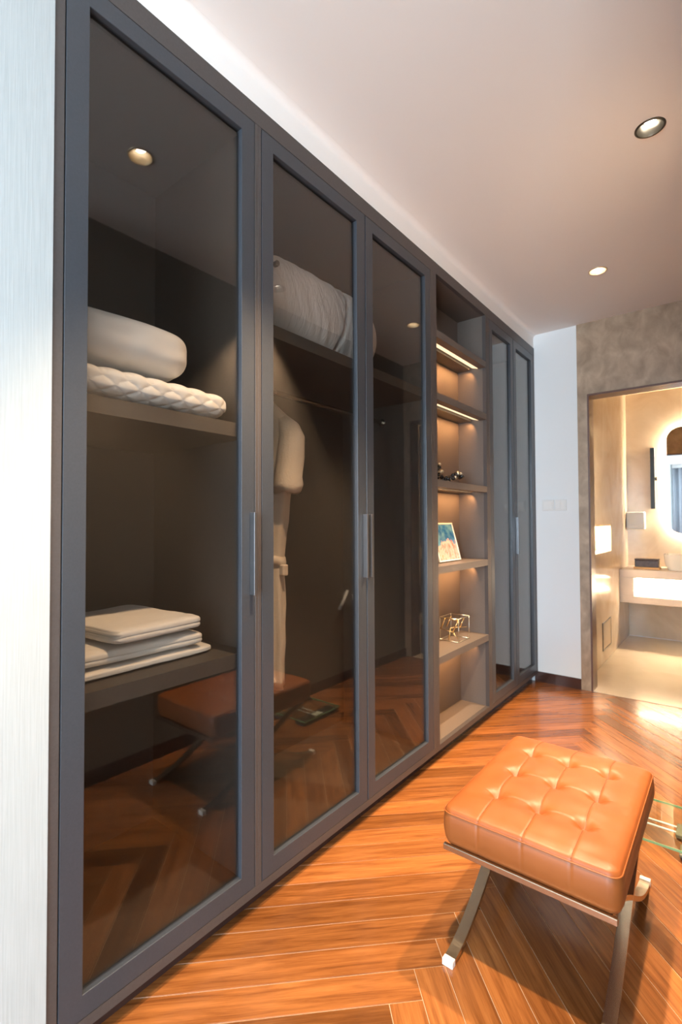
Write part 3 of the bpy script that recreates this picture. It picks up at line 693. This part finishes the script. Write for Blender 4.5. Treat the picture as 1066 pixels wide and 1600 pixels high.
bd = thing('beaded_ornament', (-0.09, 2.56, 1.433), 'black and silver beaded ornament lying in an arch on the lit shelf', 'ornament')
bm1, bm2 = bmesh.new(), bmesh.new()
for k in range(46):
    t = k/45; y = 2.43+0.255*t; x = -0.090-0.03*math.sin(t*5)
    zc = 1.433+0.012+0.082*abs(math.cos(t*math.pi*0.95))**0.8*(1-0.45*t)
    for r_ in range(2):
        p = Vector((x+random.uniform(-.02, .02), y+random.uniform(-.008, .008), max(1.445, zc+random.uniform(-.014, .012))))
        tb = bm1 if (k+r_) % 3 else bm2
        bmesh.ops.create_icosphere(tb, subdivisions=2, radius=random.uniform(0.008, 0.0125), matrix=Matrix.Translation(p))
o = obj('black_beads', bm1, plain('black_bead', (0.01, 0.01, 0.012), 0.12), bd, smooth=True); o['kind'] = 'stuff'
o = obj('silver_beads', bm2, M['silver'], bd, smooth=True); o['kind'] = 'stuff'

# ------------------------------------------------------------------ switches on the end wall
for i, (x0, x1, lab, gangs) in enumerate(((0.049, 0.133, 'white switch plate on the end wall beside the wardrobe', 1), (0.139, 0.222, 'white double rocker switch plate on the end wall beside the brown panel', 2))):
    t = thing('light_switch', ((x0+x1)/2, YB, 1.298), lab, 'switch')
    obj('plate', bx(x0, x1, YB-0.009, YB, 1.298, 1.380, bev=0.002), M['plate'], t)
    w = (x1-x0-0.016)/gangs
    for g in range(gangs): obj('rocker', bx(x0+0.008+g*w+0.001, x0+0.008+(g+1)*w-0.001, YB-0.013, YB-0.009, 1.308, 1.370, bev=0.001), M['plate'], t)

# hooks on the wall opposite the wardrobe (seen in the glass)
for (p, q, r_, lab) in (((2.968, 0.694), (2.866, 0.561), 0.011, 'straight slanted white wall hook opposite the wardrobe'), ((3.033, 0.655), (3.115, 0.511), 0.010, 'curved slanted white wall hook opposite the wardrobe')):
    t = thing('wall_hook', (XO, p[0], q[1]), lab, 'hook')
    bm = bmesh.new(); k = 0 if r_ > 0.0105 else -0.014
    tube(bm, [(XO-0.035, p[0], p[1]), (XO-0.04, (p[0]+q[0])/2+k, (p[1]+q[1])/2+k), (XO-0.035, q[0], q[1])], r_, 10); obj('arm', bm, M['plate'], t, smooth=True)
    bm = bmesh.new(); cyl(bm, (XO, (p[0]+q[0])/2, (p[1]+q[1])/2), (XO-0.035, (p[0]+q[0])/2, (p[1]+q[1])/2), 0.008, n=12); obj('stem', bm, M['bright'], t)

# ------------------------------------------------------------------ bathroom beyond the doorway
BX0, BX1, BY0, BY1, BZ = 0.30, 2.1, YB+0.12, 6.04, 2.63
nY0, nY1, nZ0, nZ1 = 4.42, 5.10, 0.945, 1.19
tag(obj('wall_bathroom_left', boxes((BX0-0.14, BX0, BY0, nY0, 0, BZ), (BX0-0.14, BX0, nY1, BY1, 0, BZ), (BX0-0.14, BX0, nY0, nY1, 0, nZ0), (BX0-0.14, BX0, nY0, nY1, nZ1, BZ), (BX0-0.14, BX0-0.12, nY0, nY1, nZ0, nZ1)), M['marble'], origin=(BX0, 5, 0)),
    'polished cream marble bathroom wall with a lit niche', kind='structure')
tag(obj('wall_bathroom_back', boxes((BX0-0.14, BX1, BY1, BY1+0.1, 0.0, BZ)), M['marble'], origin=(1, BY1, 0)), 'cream marble wall behind the vanity', kind='structure')
tag(obj('wall_bathroom_right', boxes((BX1, BX1+0.1, BY0, BY1, 0, BZ)), M['marble'], origin=(BX1, 5, 0)), 'cream marble wall on the far side of the bathroom', kind='structure')
tag(obj('wall_bathroom_front', boxes((XO+0.12, BX1, YB, BY0, 0, BZ)), M['marble'], origin=(1.6, BY0, 0)), 'marble wall beside the bathroom door', kind='structure')
tag(obj('ceiling_bathroom', boxes((BX0-0.14, BX1+0.1, BY0, BY1+0.1, BZ, BZ+0.05)), M['ceiling'], origin=(1, 5, BZ)), 'cream bathroom ceiling', kind='structure')
tag(obj('ceiling_cove', boxes((BX0, BX1, BY1-0.09, BY1, BZ-0.05, BZ)), M['marble'], origin=(1, BY1, BZ-.05)), 'stepped cove along the bathroom ceiling', kind='structure')
bf = tag(obj('floor_bathroom', boxes((BX0-0.14, BX1, BY0+0.03, BY1, -0.05, -0.0015)), M['vanity'], origin=(1, 5, 0)), 'polished cream marble bathroom floor', kind='structure')
for i in range(3):
    for j in range(3):
        x0, x1 = BX0+i*0.6, BX0+(i+1)*0.6; y0 = BY0+0.03+j*0.67; y1 = min(BY1, y0+0.67)
        obj('tile', bx(x0+0.0008, x1-0.0008, y0+0.0008, y1-0.0008, -0.012, 0.0, bev=0.0006), M['floor_marble'], bf)
tag(obj('trim_threshold', boxes((XJ, XR, YB, BY0+0.03, -0.02, 0.003)), M['floor_marble'], origin=(0.7, YB, 0)), 'pale stone threshold under the bathroom doorway', kind='structure')
# lit niche strip
ns = thing('niche_light', (BX0-0.06, (nY0+nY1)/2, nZ1), 'warm light strip at the top of the marble niche', 'light strip')
obj('strip', bx(BX0-0.10, BX0-0.02, nY0+0.02, nY1-0.02, nZ1-0.012, nZ1), M['ledbath'], ns)
obj('channel', bx(BX0-0.016, BX0-0.012, nY0, nY1, nZ1-0.016, nZ1), M['gold_cup'], ns)
# vanity
va = thing('vanity_counter', (1.1, 5.77, 0.41), 'floating pale stone vanity counter with a lit open shelf', 'vanity')
VX0, VX1, VY0 = BX0+0.001, 1.95, 5.50
obj('countertop', bx(VX0, VX1, VY0, BY1-0.001, 0.665, 0.745, bev=0.003), M['vanity'], va)
obj('lower_slab', bx(VX0, VX1, VY0, BY1-0.021, 0.42, 0.487, bev=0.003), M['vanity'], va)
obj('side_panel', bx(VX0, 0.42, VY0+0.001, BY1-0.001, 0.487, 0.665), M['vanity'], va)
obj('back_panel', bx(0.42, VX1, BY1-0.12, BY1-0.10, 0.487, 0.665), M['vanity'], va)
obj('light_strip', bx(0.44, VX1-0.02, VY0+0.05, VY0+0.09, 0.655, 0.6645), M['ledbath'], va)
obj('light_strip', bx(0.44, VX1-0.02, BY1-0.16, BY1-0.125, 0.4875, 0.497), M['ledbath'], va)
# basin
wb_ = thing('wash_basin', (0.95, 5.75, 0.745), 'white ceramic vessel basin standing on the vanity counter', 'basin')
bm = bmesh.new(); n = 48
def rr(cx, cy, a, b, z, e=5): 
    out = []
    for k in range(n):
        t = 2*math.pi*k/n; c, s = math.cos(t), math.sin(t); r_ = (abs(c)**e+abs(s)**e)**(-1/e); out.append(bm.verts.new((cx+a*c*r_, cy+b*s*r_, z)))
    return out
secs = [rr(0.95, 5.75, 0.26, 0.17, 0.746), rr(0.95, 5.75, 0.285, 0.19, 0.80), rr(0.95, 5.75, 0.295, 0.20, 0.895), rr(0.95, 5.75, 0.28, 0.185, 0.895), rr(0.95, 5.75, 0.26, 0.17, 0.80), rr(0.95, 5.75, 0.10, 0.08, 0.77)]
for A, B in zip(secs, secs[1:]):
    for k in range(n): bm.faces.new((A[k], A[(k+1) % n], B[(k+1) % n], B[k]))
bm.faces.new(secs[0][::-1]); bm.faces.new(secs[-1]); obj('bowl', bm, M['ceramic'], wb_, smooth=True, angle=40)
bm = bmesh.new(); cyl(bm, (0.95, 5.75, 0.7695), (0.95, 5.75, 0.774), 0.02, n=16); obj('drain', bm, M['bright'], wb_)
# dark box
tb_ = thing('tray_box', (0.515, 5.70, 0.745), 'dark brown leather box on the vanity counter', 'box')
obj('tray', bx(0.405, 0.625, 5.62, 5.76, 0.7455, 0.765, bev=0.002), plain('tan_tray', (0.62, 0.36, 0.14), 0.4), tb_)
obj('body', bx(0.415, 0.615, 5.63, 5.75, 0.765, 0.83, bev=0.004), M['darkbox'], tb_)
obj('lid', bx(0.413, 0.617, 5.628, 5.752, 0.83, 0.846, bev=0.004), M['darkbox'], tb_)
# paper dispenser
pd = thing('towel_dispenser', (0.38, 5.98, 1.133), 'white paper towel dispenser on the marble wall above the counter', 'dispenser')
obj('body', bx(0.303, 0.47, 5.93, BY1-0.001, 1.133, 1.316, bev=0.012, seg=3), M['plate'], pd, smooth=True, angle=40)
obj('slot', bx(0.325, 0.405, 5.926, 5.9302, 1.155, 1.170), M['ceramic'], pd)
# dark vertical wall light bar
wl = thing('wall_bar', (0.541, BY1, 1.345), 'slim black vertical bar mounted on the marble wall beside the mirror', 'wall bar')
obj('bar', bx(0.519, 0.562, BY1-0.03, BY1-0.001, 1.347, 1.986, bev=0.003), M['black'], wl)
bm = bmesh.new(); cyl(bm, (0.562, BY1-0.015, 1.66), (0.578, BY1-0.015, 1.66), 0.02, n=16); obj('knob', bm, M['black'], wl)
# mirror
mr_ = thing('wall_mirror', (1.1, BY1, 1.09), 'rounded frameless backlit mirror above the vanity', 'mirror')
def rrect(x0, x1, z0, z1, y0, y1, R, n=10):
    bm = bmesh.new(); pts = []
    for (cx, cz, a0) in ((x1-R, z1-R, 0), (x0+R, z1-R, 90), (x0+R, z0+R, 180), (x1-R, z0+R, 270)):
        for k in range(n+1):
            a = math.radians(a0+90*k/n); pts.append((cx+R*math.cos(a), cz+R*math.sin(a)))
    A = [bm.verts.new((x, y0, z)) for x, z in pts]; B = [bm.verts.new((x, y1, z)) for x, z in pts]
    for i in range(len(pts)): bm.faces.new((A[i], A[(i+1) % len(pts)], B[(i+1) % len(pts)], B[i]))
    bm.faces.new(A[::-1]); bm.faces.new(B); return bm
obj('mirror_glass', rrect(0.665, 1.50, 1.09, 2.175, BY1-0.045, BY1-0.035, 0.13), M['mirror'], mr_)
obj('backlight', rrect(0.70, 1.465, 1.125, 2.14, BY1-0.03, BY1-0.001, 0.10), M['halo'], mr_)
# access panel low on the marble wall
ap = thing('access_panel', (BX0, 4.80, 0.11), 'small flush access panel low on the polished marble wall', 'panel')
obj('panel', bx(BX0, BX0+0.004, 4.66, 5.00, 0.12, 0.34), M['marble'], ap)
obj('edge_frame', boxes((BX0, BX0+0.006, 4.65, 4.66, 0.11, 0.35), (BX0, BX0+0.006, 5.00, 5.01, 0.11, 0.35), (BX0, BX0+0.006, 4.66, 5.00, 0.11, 0.12), (BX0, BX0+0.006, 4.66, 5.00, 0.34, 0.35)), M['bronze'], ap)
# bathroom door, open into the bathroom (seen in the glass)
dr = thing('door_1', (XR-0.02, 4.3, 0), 'dark brown bathroom door standing open', None, kind='structure')
lf = obj('leaf', bx(XR-0.040, XR-0.002, BY0+0.012, BY0+0.66, 0.008, ZH-0.012), M['trimwood'], dr)
for z in (1.90, 1.60, 0.93, 0.33):
    bm = bmesh.new(); box(bm, XR-0.030, XR-0.0005, BY0-0.052, BY0-0.0, z-0.055, z+0.055); cyl(bm, (XR-0.012, BY0+0.003, z-0.055), (XR-0.012, BY0+0.003, z+0.055), 0.009, n=12)
    obj('hinge', bm, M['bright'], dr)
bm = bmesh.new(); tube(bm, [(XR-0.040, BY0+0.60, 0.98), (XR-0.085, BY0+0.60, 0.98), (XR-0.085, BY0+0.48, 0.98)], 0.008, 10); obj('handle', bm, M['bronze'], lf, smooth=True)
